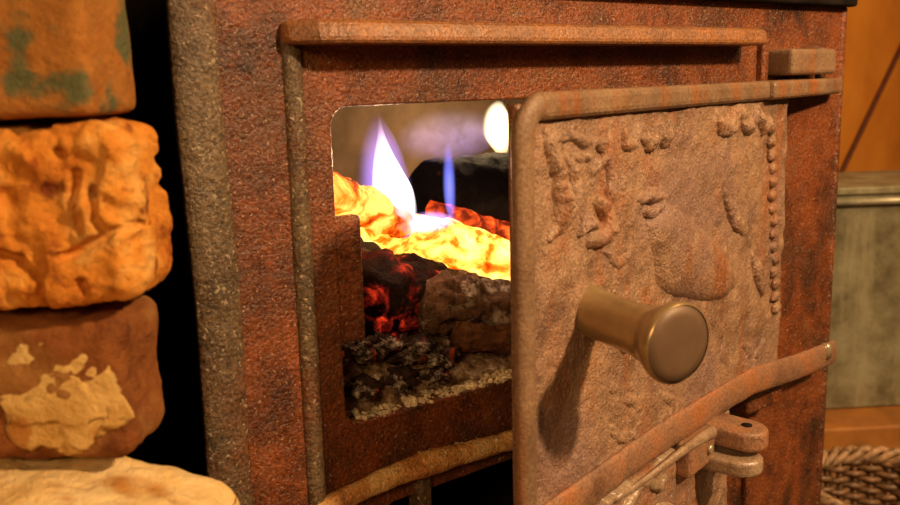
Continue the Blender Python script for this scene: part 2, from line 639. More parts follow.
# the low masonry plinth the loose bricks are stacked on
o = structure(obj('trim_1', box((-0.55, -0.40, FLOOR), (-0.10, -0.035, 0.0)), M['plinth'], smooth=False, bevel=0.004))
o.rotation_euler = (0, 0, 0)

# ================================================================== STOVE
stove = empty('stove', (0.25, 0.0, FLOOR))
tag(stove, 'rusty cast iron stove with its fire door standing open and a fire inside', 'stove')
base = Vector((-0.25, 0.0, -FLOOR))          # puts world coordinates under the stove's own origin


def sp(name, bm, mat, smooth=True, bevel=0.0, at=(0, 0, 0), parent=None):
    o = obj(name, bm, mat, parent or stove, None, smooth, bevel)
    o.location = (base + Vector(at)) if parent is None else Vector(at)
    return o


# --- front plate: fire opening and ash opening
front = plate_with_holes('front_plate', [(-0.088, FLOOR), (0.600, FLOOR), (0.603, 0.288), (-0.088, 0.288)],
                         [rrect(0.0, 0.43, 0.0, 0.214, 0.014)[::-1], rrect(0.028, 0.40, -0.165, -0.062, 0.010)[::-1]],
                         0.014, M['frame'], stove)
front.location = base
# rounded grey rim down the left edge
bm = bmesh.new()
zz = [FLOOR + (0.288 - FLOOR) * k / 60 for k in range(61)]
add_tube(bm, [(-0.0825 + 0.0012 * math.sin(z * 21), 0.0008 + 0.0006 * math.sin(z * 33), z) for z in zz], 0.0145, 16, flat=((0, 1, 0), 0.30))
sp('edge_rim', bm, M['rim'])
# thin lip down the right edge
bm = bmesh.new()
add_tube(bm, [(0.600, 0.004, z) for z in zz], 0.006, 10)
sp('edge_rim', bm, M['frame'])
# raised moulding round the fire opening
bm = bmesh.new()
prof = [(-0.031, -0.010), (-0.016, -0.024), (0.004, -0.030), (0.428, -0.030)]
lo_ = [bm.verts.new((x, y, 0.2500)) for x, y in prof] + [bm.verts.new((x, 0.002, 0.2500)) for x, _ in prof[::-1]]
hi_ = [bm.verts.new((x, y + 0.004, 0.2645)) for x, y in prof] + [bm.verts.new((x, 0.002, 0.2645)) for x, _ in prof[::-1]]
bm.faces.new(lo_)
bm.faces.new(hi_[::-1])
for i in range(8):
    j = (i + 1) % 8
    bm.faces.new((lo_[i], hi_[i], hi_[j], lo_[j]))
sp('moulding', bm, M['lug'], smooth=False, bevel=0.005)
bm = bmesh.new()
add_tube(bm, [(-0.0237, 0.001, -0.30 + 0.555 * k / 40) for k in range(41)], [0.0068 + 0.0005 * fbm((0, 0, k * 0.3), 1.0, 3) for k in range(41)], 16, flat=((0, 1, 0), 0.85))
sp('moulding', bm, M['rim'])
bm = bmesh.new()
add_box(bm, (0.452, -0.007, -0.30), (0.462, 0.002, 0.252))
sp('moulding', bm, M['frame'], smooth=False, bevel=0.0025)
# catch plate the door's latch closes on, set into the left jamb
sp('latch_catch', box((-0.004, 0.0015, 0.058), (0.0215, 0.0125, 0.1425)), M['frame'], smooth=False, bevel=0.003)
# rail below the fire opening, worn; lamplight on it is painted as pale gold
bm = bmesh.new()
pts = smooth_path([(-0.024, -0.002, -0.050), (-0.004, -0.006, -0.0445), (0.030, -0.008, -0.0395), (0.062, -0.010, -0.038), (0.10, -0.009, -0.0405),
                   (0.15, -0.008, -0.0435), (0.25, -0.007, -0.045), (0.44, -0.006, -0.046)], 14)
rad = [0.0075 + 0.0016 * math.exp(-((p[0] - 0.062) / 0.02) ** 2) + 0.0008 * fbm(p, 90, 3) for p in pts]
add_tube(bm, pts, rad, 14)
sp('lower_rail', bm, M['rail'])
# upright bar in the ash opening
bm = bmesh.new()
add_box(bm, (0.0545, -0.006, -0.170), (0.0665, 0.010, -0.040))
sp('grate_bar', bm, M['rim'], smooth=False, bevel=0.003)
# cooking plate that overhangs the front; its black stands in for a shadow gap
sp('top_plate', box((-0.10, -0.012, 0.2885), (0.604, 0.46, 0.304)), M['soot'], smooth=False, bevel=0.003)
# brick-lined body and fire chamber
bm = bmesh.new()
add_box(bm, (-0.086, 0.015, FLOOR), (-0.070, 0.46, 0.2875))
add_box(bm, (0.580, 0.015, FLOOR), (0.600, 0.46, 0.2875))
add_box(bm, (-0.070, 0.445, FLOOR), (0.580, 0.46, 0.2875))
sp('stove_body', bm, M['soot'], smooth=False)
bm = bmesh.new()
add_box(bm, (-0.055, 0.0145, -0.035), (-0.040, 0.42, 0.275))
add_box(bm, (0.500, 0.0145, -0.035), (0.520, 0.42, 0.275))
add_box(bm, (-0.040, 0.405, -0.035), (0.500, 0.42, 0.275))
add_box(bm, (-0.040, 0.0145, 0.255), (0.500, 0.405, 0.275))
add_box(bm, (-0.040, 0.0145, -0.035), (0.500, 0.405, -0.020))
sp('fire_chamber', bm, M['firebrick'], smooth=False)
bm = bmesh.new()
add_box(bm, (-0.040, 0.0145, -0.20), (0.500, 0.30, -0.175))
add_box(bm, (-0.040, 0.290, -0.175), (0.500, 0.30, -0.036))
sp('ash_pit', bm, M['soot'], smooth=False)

# --- hinge lugs on the frame
def lug_mesh(x0, x1, z0, z1, y0, y1, round_right=True):
    """horizontal ear with a rounded end"""
    bm = bmesh.new()
    r = (y1 - y0) / 2
    yc = (y0 + y1) / 2
    pts = [(x0, y0), ]
    for k in range(9):
        a = math.radians(-90 + 180 * k / 8)
        pts.append((x1 - r + r * math.cos(a), yc + r * math.sin(a)))
    pts.append((x0, y1))
    lo = [bm.verts.new((x, y, z0)) for x, y in pts]
    hi = [bm.verts.new((x, y, z1)) for x, y in pts]
    bm.faces.new(lo[::-1])
    bm.faces.new(hi)
    for i in range(len(pts)):
        j = (i + 1) % len(pts)
        bm.faces.new((lo[i], lo[j], hi[j], hi[i]))
    return bm


def pin(parent, at, r, h0, h1):
    bm = lathe([(0, h0), (r, h0), (r, h1 - r * 0.5), (r * 0.7, h1 - r * 0.12), (0, h1)], 18)
    return sp('hinge_pin', bm, M['pin'], at=at, parent=parent)


l = sp('hinge_lug', lug_mesh(0.463, 0.548, 0.2235, 0.2470, -0.030, 0.004), M['door_rim'], bevel=0.004, smooth=False)
pin(l, (0.533, -0.016, 0.2350), 0.0048, -0.02, 0.0135)
l = sp('hinge_lug', lug_mesh(0.415, 0.482, -0.088, -0.060, -0.030, 0.004), M['frame'], bevel=0.003, smooth=False)

# --- fire door, hung at the right, swung out a little
HX, HY = 0.5218, -0.018
DOOR_A = math.radians(13.36)


def door_front_grid(u0, u1, z0, z1, o0, thick, seed, nu=130, nz=70, amp=0.0009):
    """door leaf: slab whose outer face is a fine uneven casting (local: x along door, -y outwards)"""
    bm = bmesh.new()
    g = []
    for j in range(nz + 1):
        row = []
        for i in range(nu + 1):
            u = u0 + (u1 - u0) * i / nu
            z = z0 + (z1 - z0) * j / nz
            h = o0 + amp * fbm((u, 0, z), 26, seed, 3) + amp * 0.7 * fbm((u, 0, z), 95, seed + 2, 3)
            e = min(i, nu - i, j, nz - j)
            if e == 0:
                h -= 0.0025
            row.append(bm.verts.new((u, -h, z)))
        g.append(row)
    for j in range(nz):
        for i in range(nu):
            bm.faces.new((g[j][i], g[j][i + 1], g[j + 1][i + 1], g[j + 1][i]))
    border = g[0][:] + [r[-1] for r in g[1:]] + g[-1][-2::-1] + [r[0] for r in g[-2:0:-1]]
    back = [bm.verts.new((v.co.x, thick - o0, v.co.z)) for v in border]
    for i in range(len(border)):
        j = (i + 1) % len(border)
        bm.faces.new((border[i], back[i], back[j], border[j]))
    bm.faces.new(back)
    return bm


ZB = 0.1518
door = obj('fire_door', door_front_grid(-0.4945, -0.070, -0.043, 0.2135, 0.0, 0.008, 3, 220, 120, amp=0.0016), M['door'], stove)
door.location = base + Vector((HX, HY, 0))
door.rotation_euler = (0, 0, DOOR_A)


def dp(name, bm, mat, smooth=True, bevel=0.0, parent=None, loc=(0, 0, 0)):
    return obj(name, bm, mat, parent or door, loc, smooth, bevel)


# border bars of the door
bm = bmesh.new()
pts = [(-0.4935, -0.0005, -0.043 + 0.236 * k / 24) for k in range(25)]
for k in range(1, 9):
    a = math.radians(180 - 90 * k / 8)
    pts.append((-0.4755 + 0.018 * math.cos(a), -0.0005, 0.1938 + 0.018 * math.sin(a)))
add_tube(bm, pts, [0.0078] * len(pts), 16, flat=((0, 1, 0), 0.7))
dp('edge_bead', bm, M['door_rim'])
bm = bmesh.new()
add_box(bm, (-0.480, -0.0060, 0.2040), (-0.132, 0.004, 0.2196))
dp('top_rim', bm, M['door_rim'], smooth=False, bevel=0.0045)
dp('hinge_lug', lug_mesh(-0.137, 0.062, 0.2040, 0.2195, -0.011, 0.017), M['door_rim'], smooth=False, bevel=0.004)
# bottom strap that runs out into the lower hinge ear
bm = bmesh.new()
pts = smooth_path([(-0.505, -0.003, -0.0350), (-0.42, -0.003, -0.0335), (-0.33, -0.003, -0.0330), (-0.24, -0.004, -0.0350), (-0.15, -0.005, -0.0390), (-0.075, -0.006, -0.0480),
                   (-0.02, -0.005, -0.0545), (0.025, -0.004, -0.0585), (0.048, -0.003, -0.0600)], 9)
n_ = len(pts)
rad = [(0.0118 + 0.0012 * min(1, k / n_ * 1.3)) * (1 if k < n_ - 4 else (1 - ((k - n_ + 4) / 4.2) ** 2)) for k in range(n_)]
pts = [(p[0], p[1] - 0.015 * max(0, (k / n_ - 0.5) * 2), p[2] + 0.0008 * fbm((p[0], 0, 0), 60, 3)) for k, p in enumerate(pts)]
add_tube(bm, pts, rad, 24, flat=((0, 1, 0), 0.33))
strap = dp('hinge_strap', bm, M['strap'])
dp('hinge_pin', lathe([(0, -0.012), (0.0055, -0.012), (0.0055, 0.0005), (0.0040, 0.0026), (0, 0.0032)], 18), M['pin'], parent=strap, loc=(0.022, -0.0165, -0.0475))

# knob: shaft, flared head, dull face
kb = Vector((-0.4204, 0.0, 0.0827))
kh = Vector((-0.4495, -0.0730, 0.0812))
kax = (kh - kb)
KL = kax.length
rot = kax.normalized().to_track_quat('Z', 'Y')
knob = dp('knob', lathe([(0, -0.004), (0.0170, -0.004), (0.0174, 0.001), (0.0152, 0.003), (0.0150, KL * 0.3), (0.0152, KL * 0.58), (0.0160, KL * 0.66), (0.0168, KL * 0.70),
                         (0.0162, KL * 0.745), (0.0168, KL * 0.77), (0.0198, KL * 0.84), (0.0228, KL * 0.92), (0.0236, KL * 0.96), (0.0233, KL * 0.985), (0.0222, KL)], 56), M['knob'], loc=kb)
knob.rotation_mode = 'QUATERNION'
knob.rotation_quaternion = rot
face = dp('knob_face', lathe([(0, 0.0016), (0.008, 0.0013), (0.0160, 0.0008), (0.0219, -0.0006), (0.0226, -0.003), (0, -0.003)], 56), M['knob_face'], parent=knob, loc=(0, 0, KL))


def seg_dist(p, a, b):
    d = (b[0] - a[0], b[1] - a[1])
    l2 = d[0] ** 2 + d[1] ** 2
    t = 0 if l2 == 0 else max(0, min(1, ((p[0] - a[0]) * d[0] + (p[1] - a[1]) * d[1]) / l2))
    return math.hypot(p[0] - a[0] - d[0] * t, p[1] - a[1] - d[1] * t), t


def strokes(name, lines, mat, r=0.0045, proud=0.0, rise=1.25, parent=None, grid=0.0011):
    """worn cast relief: soft ridges that swell out of the door along the drawn lines (u, z, half width)"""
    segs = []
    for ln, rr in lines:
        pts = smooth_path([(u, z) for u, z in ln], 4)
        n = len(pts)
        for k in range(n - 1):
            f = [0.62 + 0.38 * math.sin(math.pi * (k + j) / (n - 1)) if n > 1 else 1 for j in (0, 1)]
            segs.append((pts[k], pts[k + 1], rr * 1.55 * f[0], rr * 1.55 * f[1]))
    m = max(s[2] for s in segs) + 0.003
    us = [p[0] for s in segs for p in s[:2]]
    zs = [p[1] for s in segs for p in s[:2]]
    u0, u1, z0, z1 = min(us) - m, max(us) + m, min(zs) - m, max(zs) + m
    nu, nz = int((u1 - u0) / grid), int((z1 - z0) / grid)
    bm = bmesh.new()
    g = {}
    for i in range(nu + 1):
        for j in range(nz + 1):
            u, z = u0 + grid * i, z0 + grid * j
            q = (u + 0.0016 * fbm((u, 5, z), 120, 3, 2), z + 0.0016 * fbm((u, 9, z), 120, 4, 2))
            h = 0.0
            for a, b, ra, rb in segs:
                d, t = seg_dist(q, a, b)
                rr = ra + (rb - ra) * t
                if d < rr * 1.15:
                    v = rr * math.sqrt(max(0, 1 - (d / rr) ** 2)) if d < rr else 0
                    h = max(h, v)
            if h > 0:
                h = h * rise * (0.75 + 0.35 * fbm((u, 2, z), 90, 6, 3)) + 0.0006 * fbm((u, 7, z), 260, 5, 2)
            g[i, j] = bm.verts.new((u, 0.0017 - h - proud, z)) if h > 0 else (u, z)
    # a skirt of vertices sunk into the door closes the relief round its foot
    for i in range(nu + 1):
        for j in range(nz + 1):
            if isinstance(g[i, j], tuple):
                near = any(not isinstance(g.get((i + a, j + b), (0, 0)), tuple) for a in (-1, 0, 1) for b in (-1, 0, 1))
                g[i, j] = bm.verts.new((g[i, j][0], 0.0035, g[i, j][1])) if near else None
    for i in range(nu):
        for j in range(nz):
            q = [g[i, j], g[i + 1, j], g[i + 1, j + 1], g[i, j + 1]]
            if all(v is not None for v in q):
                bm.faces.new(q)
    return dp(name, bm, mat, parent=parent)


A1 = [(-0.4693, 0.1956), (-0.4622, 0.181), (-0.457, 0.1662), (-0.455, 0.1525), (-0.4594, 0.1426), (-0.4658, 0.1377)]
A2 = [(-0.4483, 0.181), (-0.4405, 0.1662), (-0.4417, 0.1533), (-0.4484, 0.1434), (-0.455, 0.1396)]
A3 = [(-0.4632, 0.1924), (-0.4482, 0.1948), (-0.4326, 0.1903), (-0.4233, 0.1837), (-0.4326, 0.1797), (-0.4438, 0.1829)]
A4 = [(-0.4326, 0.1868), (-0.4162, 0.1886), (-0.404, 0.1835), (-0.4064, 0.1763), (-0.4161, 0.171), (-0.4184, 0.1639)]
A5 = [(-0.411, 0.1508), (-0.401, 0.1432), (-0.3983, 0.1339), (-0.4084, 0.129), (-0.4206, 0.1284)]
A7 = [(-0.404, 0.1785), (-0.397, 0.166), (-0.399, 0.152), (-0.405, 0.142)]
A6 = [(-0.4325, 0.1351), (-0.4255, 0.1402), (-0.4134, 0.1361)]
strokes('scroll_ornament', [(A1, 0.0050), (A2, 0.0042), (A3, 0.0036), (A4, 0.0036), (A7, 0.0042), (A5, 0.0052), (A6, 0.0040)], M['door'], rise=1.5)
B1 = [(-0.3811, 0.1945), (-0.376, 0.1851), (-0.366, 0.1856), (-0.362, 0.1934)]
B2 = [(-0.356, 0.1934), (-0.3480, 0.1843), (-0.338, 0.1833), (-0.333, 0.1923)]
B3 = [(-0.328, 0.1923), (-0.3233, 0.1843), (-0.3151, 0.1851), (-0.3135, 0.1928)]
strokes('leaf_ornament', [(B1, 0.0046), (B2, 0.0046), (B3, 0.0048)], M['door'], rise=1.25)
C1 = [(-0.2334, 0.1982), (-0.2223, 0.1863), (-0.2025, 0.1863), (-0.190, 0.2001)]
C2 = [(-0.186, 0.2001), (-0.1764, 0.1847), (-0.1627, 0.1852), (-0.1566, 0.1977)]
C3 = [(-0.150, 0.1977), (-0.1372, 0.1825), (-0.1209, 0.1862)]
strokes('leaf_ornament', [(C1, 0.0048), (C2, 0.0050), (C3, 0.0052)], M['door'], rise=1.25)
strokes('curl_ornament', [([(-0.3573, 0.1464), (-0.3408, 0.1471), (-0.3256, 0.1433), (-0.3315, 0.1356), (-0.3434, 0.1351)], 0.0042)], M['door'])
E1 = [(-0.2129, 0.1317), (-0.1974, 0.1145), (-0.1814, 0.0999), (-0.1655, 0.0925)]
E2 = [(-0.2554, 0.0827), (-0.2364, 0.0778), (-0.2168, 0.0775)]
E3 = [(-0.2341, 0.0726), (-0.2236, 0.0625), (-0.19, 0.0509)]
E4 = [(-0.1472, 0.0671), (-0.1339, 0.0505), (-0.1199, 0.0314)]
up = lambda ln, d=0.004: [(u, z + d) for u, z in ln]
for ln, rr in ((E1, 0.0052), (E2, 0.0040), (E3, 0.0044), (E4, 0.0052)):
    strokes('feather_ornament', [(up(ln), rr)], M['door'], rise=1.0)


def relief(outline, h, n=10):
    """low domed relief inside a closed outline (u, z)"""
    pts = smooth_path(outline + [outline[0]], 4)[:-1]
    cu = sum(p[0] for p in pts) / len(pts)
    cz = sum(p[1] for p in pts) / len(pts)
    bm = bmesh.new()
    rings = []
    for j in range(n):
        s = 1 - j / n
        hh = h * math.sqrt(max(0.0, 1 - s ** 2.4))
        rings.append([bm.verts.new((cu + (u - cu) * s, -hh + 0.0012 - 0.0008 * fbm((u * s, z * s, 0), 60, 5), cz + (z - cz) * s)) for u, z in pts])
    top = bm.verts.new((cu, -h + 0.001, cz))
    for a, b in zip(rings, rings[1:]):
        for k in range(len(pts)):
            k2 = (k + 1) % len(pts)
            bm.faces.new((a[k], a[k2], b[k2], b[k]))
    for k in range(len(pts)):
        bm.faces.new((rings[-1][k], rings[-1][(k + 1) % len(pts)], top))
    return bm


bird = [(-0.3459, 0.1196), (-0.3363, 0.0999), (-0.3231, 0.0774), (-0.2721, 0.0595), (-0.2104, 0.0466), (-0.1841, 0.0565), (-0.2005, 0.0763), (-0.234, 0.0996),
        (-0.2684, 0.1185), (-0.3065, 0.1367), (-0.3285, 0.138), (-0.3433, 0.1303)]
dp('bird_ornament', relief(bird, 0.0105), M['door'])
# beaded chain down the hinge side
bm = bmesh.new()
random.seed(3)
for k in range(15):
    s = k / 14
    u = -0.1166 + 0.030 * s + random.uniform(-0.003, 0.003)
    z = 0.1795 - 0.166 * s
    sub = bmesh.new()
    bmesh.ops.create_icosphere(sub, subdivisions=3, radius=1)
    mp = []
    for v in sub.verts:
        w = 1 + 0.3 * fbm(v.co, 1.4, k)
        mp.append(bm.verts.new((u + v.co.x * 0.0085 * w, -0.0008 + v.co.y * 0.0042, z + v.co.z * 0.0052 * w)))
    sub.verts.index_update()
    for f in sub.faces:
        bm.faces.new([mp[v.index] for v in f.verts])
    sub.free()
dp('bead_ornament', bm, M['door'])
G1 = [(-0.3942, 0.0274), (-0.3776, 0.0148), (-0.3602, 0.0038), (-0.3479, -0.0088), (-0.3597, -0.0154)]
G2 = [(-0.3911, -0.005), (-0.3742, -0.0159), (-0.3506, -0.0199)]
G3 = [(-0.3201, -0.0016), (-0.2994, -0.0145), (-0.3058, -0.0215)]
G4 = [(-0.1722, 0.004), (-0.1484, -0.012), (-0.1565, -0.018)]
G5 = [(-0.1098, -0.0123), (-0.1287, -0.0217)]
G7 = [(-0.40, 0.118), (-0.385, 0.108), (-0.366, 0.112)]
G8 = [(-0.386, 0.06), (-0.375, 0.048), (-0.358, 0.044)]
for ln, rr in ((G1, 0.0040), (G2, 0.0038), (G3, 0.0040), (G4, 0.0044), (G5, 0.0040), (G7, 0.0036), (G8, 0.0036)):
    strokes('tendril_ornament', [(ln, rr)], M['door'], rise=0.9)

# --- ash door below, open at the same angle
adoor = obj('ash_door', door_front_grid(-0.496, -0.190, -0.300, -0.0520, 0.002, 0.012, 8, 140, 110, 0.0018), M['door'], stove)
adoor.location = base + Vector((HX, HY, 0))
adoor.rotation_euler = (0, 0, DOOR_A)
T = [[(-0.4014, -0.0541), (-0.3762, -0.0542), (-0.3461, -0.0582), (-0.3238, -0.0563), (-0.297, -0.0533)],
     [(-0.3874, -0.0722), (-0.3613, -0.0624), (-0.3461, -0.0576)],
     [(-0.3461, -0.0572), (-0.3265, -0.0693), (-0.3137, -0.0673)],
     [(-0.3574, -0.0848), (-0.3361, -0.0843), (-0.2966, -0.0992)]]
for ln, rr in zip(T, (0.0026, 0.0026, 0.0030, 0.0032)):
    strokes('twig_ornament', [(ln, rr)], M['shine'], proud=0.003, parent=adoor)


def tab(name, u0, u1, out, z0, z1, mat, drop=0.0, hole=True):
    """flat ear standing straight out of the ash door, round at its outer end"""
    bm = bmesh.new()
    r = (u1 - u0) / 2
    uc = (u0 + u1) / 2
    pts = [(u0, 0.0)]
    for k in range(13):
        a = math.radians(180 - 180 * k / 12)
        pts.append((uc + r * math.cos(a), out - r + r * math.sin(a)))
    pts.append((u1, 0.0))
    lo = [bm.verts.new((u, -o, z0 - drop * o / out)) for u, o in pts]
    hi = [bm.verts.new((u, -o, z1 - drop * o / out)) for u, o in pts]
    bm.faces.new(lo)
    bm.faces.new(hi[::-1])
    for i in range(len(pts)):
        j = (i + 1) % len(pts)
        bm.faces.new((lo[i], lo[j], hi[j], hi[i]))
    o = obj(name, bm, mat, adoor, None, False, 0.0035)
    if hole:
        c = lathe([(0, 0), (0.0042, 0), (0.0042, 0.0008), (0, 0.0008)], 16)
        obj('pin_hole', c, M['soot'], o, (uc + 0.001, -(out - r), z1 - drop * (out - r) / out - 0.0001))  # black disc stands in for the shade inside a pin hole
    return o


tab('hinge_ear', -0.2500, -0.2160, 0.049, -0.0610, -0.0450, M['strap'], 0.002)
tab('hinge_ear', -0.2600, -0.2250, 0.049, -0.0800, -0.0670, M['shine'], 0.000, hole=False)
bm = bmesh.new()
add_box(bm, (-0.2950, -0.014, -0.0740), (-0.2480, 0.0, -0.0460))
blk = obj('hinge_block', bm, M['strap'], adoor, None, False, 0.004)
obj('bolt_head', lathe([(0, 0), (0.0038, 0), (0.0036, 0.0022), (0.002, 0.003), (0, 0.0032)], 14), M['pin'], blk, (-0.262, -0.014, -0.0600)).rotation_euler = (math.radians(90), 0, 0)
bm = bmesh.new()
pts = smooth_path([(-0.385, -0.002, -0.0560), (-0.345, -0.006, -0.0530), (-0.305, -0.011, -0.0480), (-0.275, -0.013, -0.0470), (-0.252, -0.012, -0.0500)], 7)
add_tube(bm, pts, [0.0018 + 0.0036 * k / (len(pts) - 1) for k in range(len(pts))], 14, flat=((0, 1, 0), 0.8))
obj('hinge_strap', bm, M['shine'], adoor)

# ================================================================== FIRE
def world_obj(name, bm, mat, loc, label, cat, group=None, kind=None):
    return tag(obj(name, bm, mat, None, loc), label, cat, group, kind)


# ash bed: a heap that rises behind the sill
def ash_height(x, y):
    front = min(1.0, max(0.0, (y - 0.012) / 0.030))
    h = -0.0015 + 0.040 * front * (0.35 + 0.65 * math.exp(-((x - 0.02) / 0.075) ** 2))
    h += 0.020 * min(1, max(0, (y - 0.05) / 0.08))
    h += 0.006 * fbm((x, y, 0), 55, 4, 4) * (0.3 + front) + 0.004 * fbm((x, y, 1), 140, 6, 3) * front
    return h


bm = bmesh.new()
NX, NY = 150, 110
g = []
for j in range(NY + 1):
    row = []
    for i in range(NX + 1):
        x = -0.039 + 0.538 * i / NX
        y = 0.0155 + 0.388 * (j / NY) ** 1.4
        row.append(bm.verts.new((x, y, ash_height(x, y))))
    g.append(row)
for j in range(NY):
    for i in range(NX):
        bm.faces.new((g[j][i], g[j][i + 1], g[j + 1][i + 1], g[j + 1][i]))
border = g[0][:] + [r[-1] for r in g[1:]] + g[-1][-2::-1] + [r[0] for r in g[-2:0:-1]]
low = [bm.verts.new((v.co.x, v.co.y, -0.0199)) for v in border]
for i in range(len(border)):
    j = (i + 1) % len(border)
    bm.faces.new((border[i], low[i], low[j], border[j]))
world_obj('ash_bed', bm, M['ash'], (0, 0, 0), 'grey brown bed of ash and cinders heaped under the burning logs', 'ash', kind='stuff')

# pale ash spilled along the sill
bm = bmesh.new()
random.seed(12)


def crumb(bm, x, y, z, r):
    sub = bmesh.new()
    bmesh.ops.create_icosphere(sub, subdivisions=1, radius=r)
    sx, sy, sz = (random.uniform(0.6, 1.6) for _ in range(3))
    mp = [bm.verts.new((x + v.co.x * sx * random.uniform(0.7, 1.3), y + v.co.y * sy, z + v.co.z * sz * 0.7 * random.uniform(0.7, 1.3))) for v in sub.verts]
    sub.verts.index_update()
    for f in sub.faces:
        bm.faces.new([mp[v.index] for v in f.verts])
    sub.free()


for k in range(1100):
    x = random.uniform(0.016, 0.42)
    s = random.random() ** 0.8
    y = 0.0012 + 0.016 * s
    r = 0.0006 + 0.0026 * random.random() ** 2.5
    z = 0.0003 + r * 0.4 + 0.0028 * max(0, fbm((x, 0, 0), 40, 2) + 0.5) * s
    crumb(bm, x, y, z, r)
world_obj('ash_spill', bm, M['pale_ash'], (0, 0, 0), 'pale ash crumbs spilled along the sill of the fire opening', 'ash', kind='stuff')

bm = bmesh.new()
random.seed(5)
for k in range(170):
    x = random.gauss(0.066, 0.026)
    if x < 0.012 or x > 0.15:
        continue
    crumb(bm, x, -0.0085 + random.gauss(0, 0.0026), -0.0312 - 0.25 * abs(x - 0.062) * 0.35, 0.0005 + 0.0018 * random.random() ** 2)
world_obj('ash_spill', bm, M['pale_ash'], (0, 0, 0), 'pale ash crumbs lying on the worn rail below the fire opening', 'ash', kind='stuff')


def log(name, p0, p1, r0, r1, seed, mat, label, amp=0.25, freq=40, ridges=0.0, cat='log', group='logs in the fire'):
    bm, mid = log_mesh(p0, p1, r0, r1, seed, amp, freq=freq, ridges=ridges)
    return world_obj(name, bm, mat, mid, label, cat, group)


log('burning_log', (0.095, 0.118, 0.118), (0.330, 0.125, 0.036), 0.0170, 0.0205, 2, M['hot'],
    'yellow glowing log lying slantwise across the middle of the fire', 0.30, 45, 0.10)
log('burning_log', (0.018, 0.074, 0.160), (0.128, 0.105, 0.112), 0.0145, 0.0135, 5, M['hot_end'],
    'short orange burning stick leaning at the left of the fire under the tall white flame', 0.35, 60, 0.12)
M['red_stick'] = ember_mat('red_hot_stick', (0.03, 0.01, 0.006), (K0, (0.25, 0.012, 0.002), (1.1, 0.09, 0.01), (1.8, 0.5, 0.06)), (0.34, 0.44, 0.54, 0.68), 1.0, 48, 27.0)
log('burning_log', (0.195, 0.165, 0.112), (0.330, 0.175, 0.066), 0.0085, 0.0095, 17, M['red_stick'],
    'thin red hot stick lying behind the yellow glowing log, below the big blackened log', 0.3, 60, 0.1)
log('charred_log', (0.050, 0.078, 0.068), (0.170, 0.130, 0.040), 0.035, 0.034, 7, M['ember'],
    'charred log with red glowing cracks beneath the yellow glowing log', 0.28, 34, 0.10)
log('charred_log', (0.222, 0.215, 0.110), (0.455, 0.225, 0.106), 0.040, 0.045, 9, M['char'],
    'big blackened log at the back of the fire behind the blue flame', 0.16, 22, 0.05)
log('ash_log', (0.112, 0.060, 0.058), (0.240, 0.055, 0.018), 0.0215, 0.024, 11, M['ashlog'],
    'grey ash covered log lying in front of the glowing log at right', 0.40, 55, 0.12)
log('wood_split', (0.120, 0.034, 0.034), (0.250, 0.032, -0.002), 0.010, 0.012, 14, M['bark'],
    'scorched brown split of wood just behind the sill beside the door', 0.30, 60, 0.2)
random.seed(21)
coal_spots = [(0.006, 0.028, 0.040, 0.0085, 'whitened cinder at the far left of the ash, beside the opening edge'),
              (0.020, 0.034, 0.042, 0.0080, 'second ash whitened cinder from the left edge of the opening'),
              (0.037, 0.036, 0.041, 0.0088, 'ash whitened cinder in the heap under the red cracked log'),
              (0.058, 0.038, 0.038, 0.0090, 'ash whitened cinder between the heap and the grey log'),
              (0.080, 0.036, 0.030, 0.0100, 'dark cinder in front of the grey ash covered log'),
              (0.104, 0.032, 0.022, 0.0095, 'dark cinder beside the scorched wood split'),
              (0.030, 0.022, 0.016, 0.0075, 'dark cinder low in the left of the ash near the sill'),
              (0.062, 0.024, 0.013, 0.0085, 'dark cinder low in the middle of the ash near the sill'),
              (0.092, 0.022, 0.009, 0.0075, 'small dark cinder just above the pale ash spill')]
for k, (x, y, z, r, lab) in enumerate(coal_spots):
    world_obj('cinder', lump(r * 1.1, k + 3, 1.0, 110, 4, (1.25, 1.0, 0.8)), M['coal'], (x, y, z), lab, 'cinder', 'cinders in the ash')


def flame(name, foot, pts, mat, label, flat=None, cat='flame'):
    """tongue of fire: pts = (dx, dy, dz, radius) above the foot"""
    bm = bmesh.new()
    q = smooth_path(pts, 8)
    add_tube(bm, [p[:3] for p in q], [max(0.0004, p[3]) for p in q], 20, flat=flat)
    return world_obj(name, bm, mat, foot, label, cat, 'flames in the stove')


M['fl_main'] = flame_mat('white_flame', 0.0, 0.095, ((0.0, (0.55, 0.35, 1.0)), (0.15, (1.0, 0.85, 0.95)), (0.45, (1.0, 0.92, 0.80)),
                                                    (0.72, (0.85, 0.62, 0.75)), (1.0, (0.5, 0.25, 0.6))), 460, (0.000, 0.0, 0.036), (0.021, 0.022, 0.078))
M['fl_violet'] = flame_mat('violet_flame', -0.01, 0.08, ((0.0, (0.35, 0.22, 1.0)), (0.5, (0.42, 0.26, 1.0)), (1.0, (0.5, 0.3, 0.8))), 75,
                           (0.002, 0.0, 0.026), (0.024, 0.022, 0.062))
M['fl_low'] = flame_mat('low_violet_flame', -0.01, 0.02, ((0.0, (0.5, 0.3, 1.0)), (1.0, (0.6, 0.38, 1.0))), 150, (0.012, 0.0, 0.003), (0.034, 0.012, 0.010))
M['fl_blue'] = flame_mat('blue_flame', 0.0, 0.07, ((0.0, (0.25, 0.25, 1.0)), (0.45, (0.22, 0.24, 1.0)), (1.0, (0.10, 0.06, 0.8))), 230,
                         (0.0, 0.0, 0.022), (0.0065, 0.0065, 0.045))
M['fl_yellow'] = flame_mat('yellow_white_flame', 0.0, 0.08, ((0.0, (1.0, 0.72, 0.28)), (0.6, (1.0, 0.85, 0.5)), (1.0, (1.0, 0.8, 0.5))), 420,
                           (-0.002, 0.0, 0.032), (0.018, 0.02, 0.036))
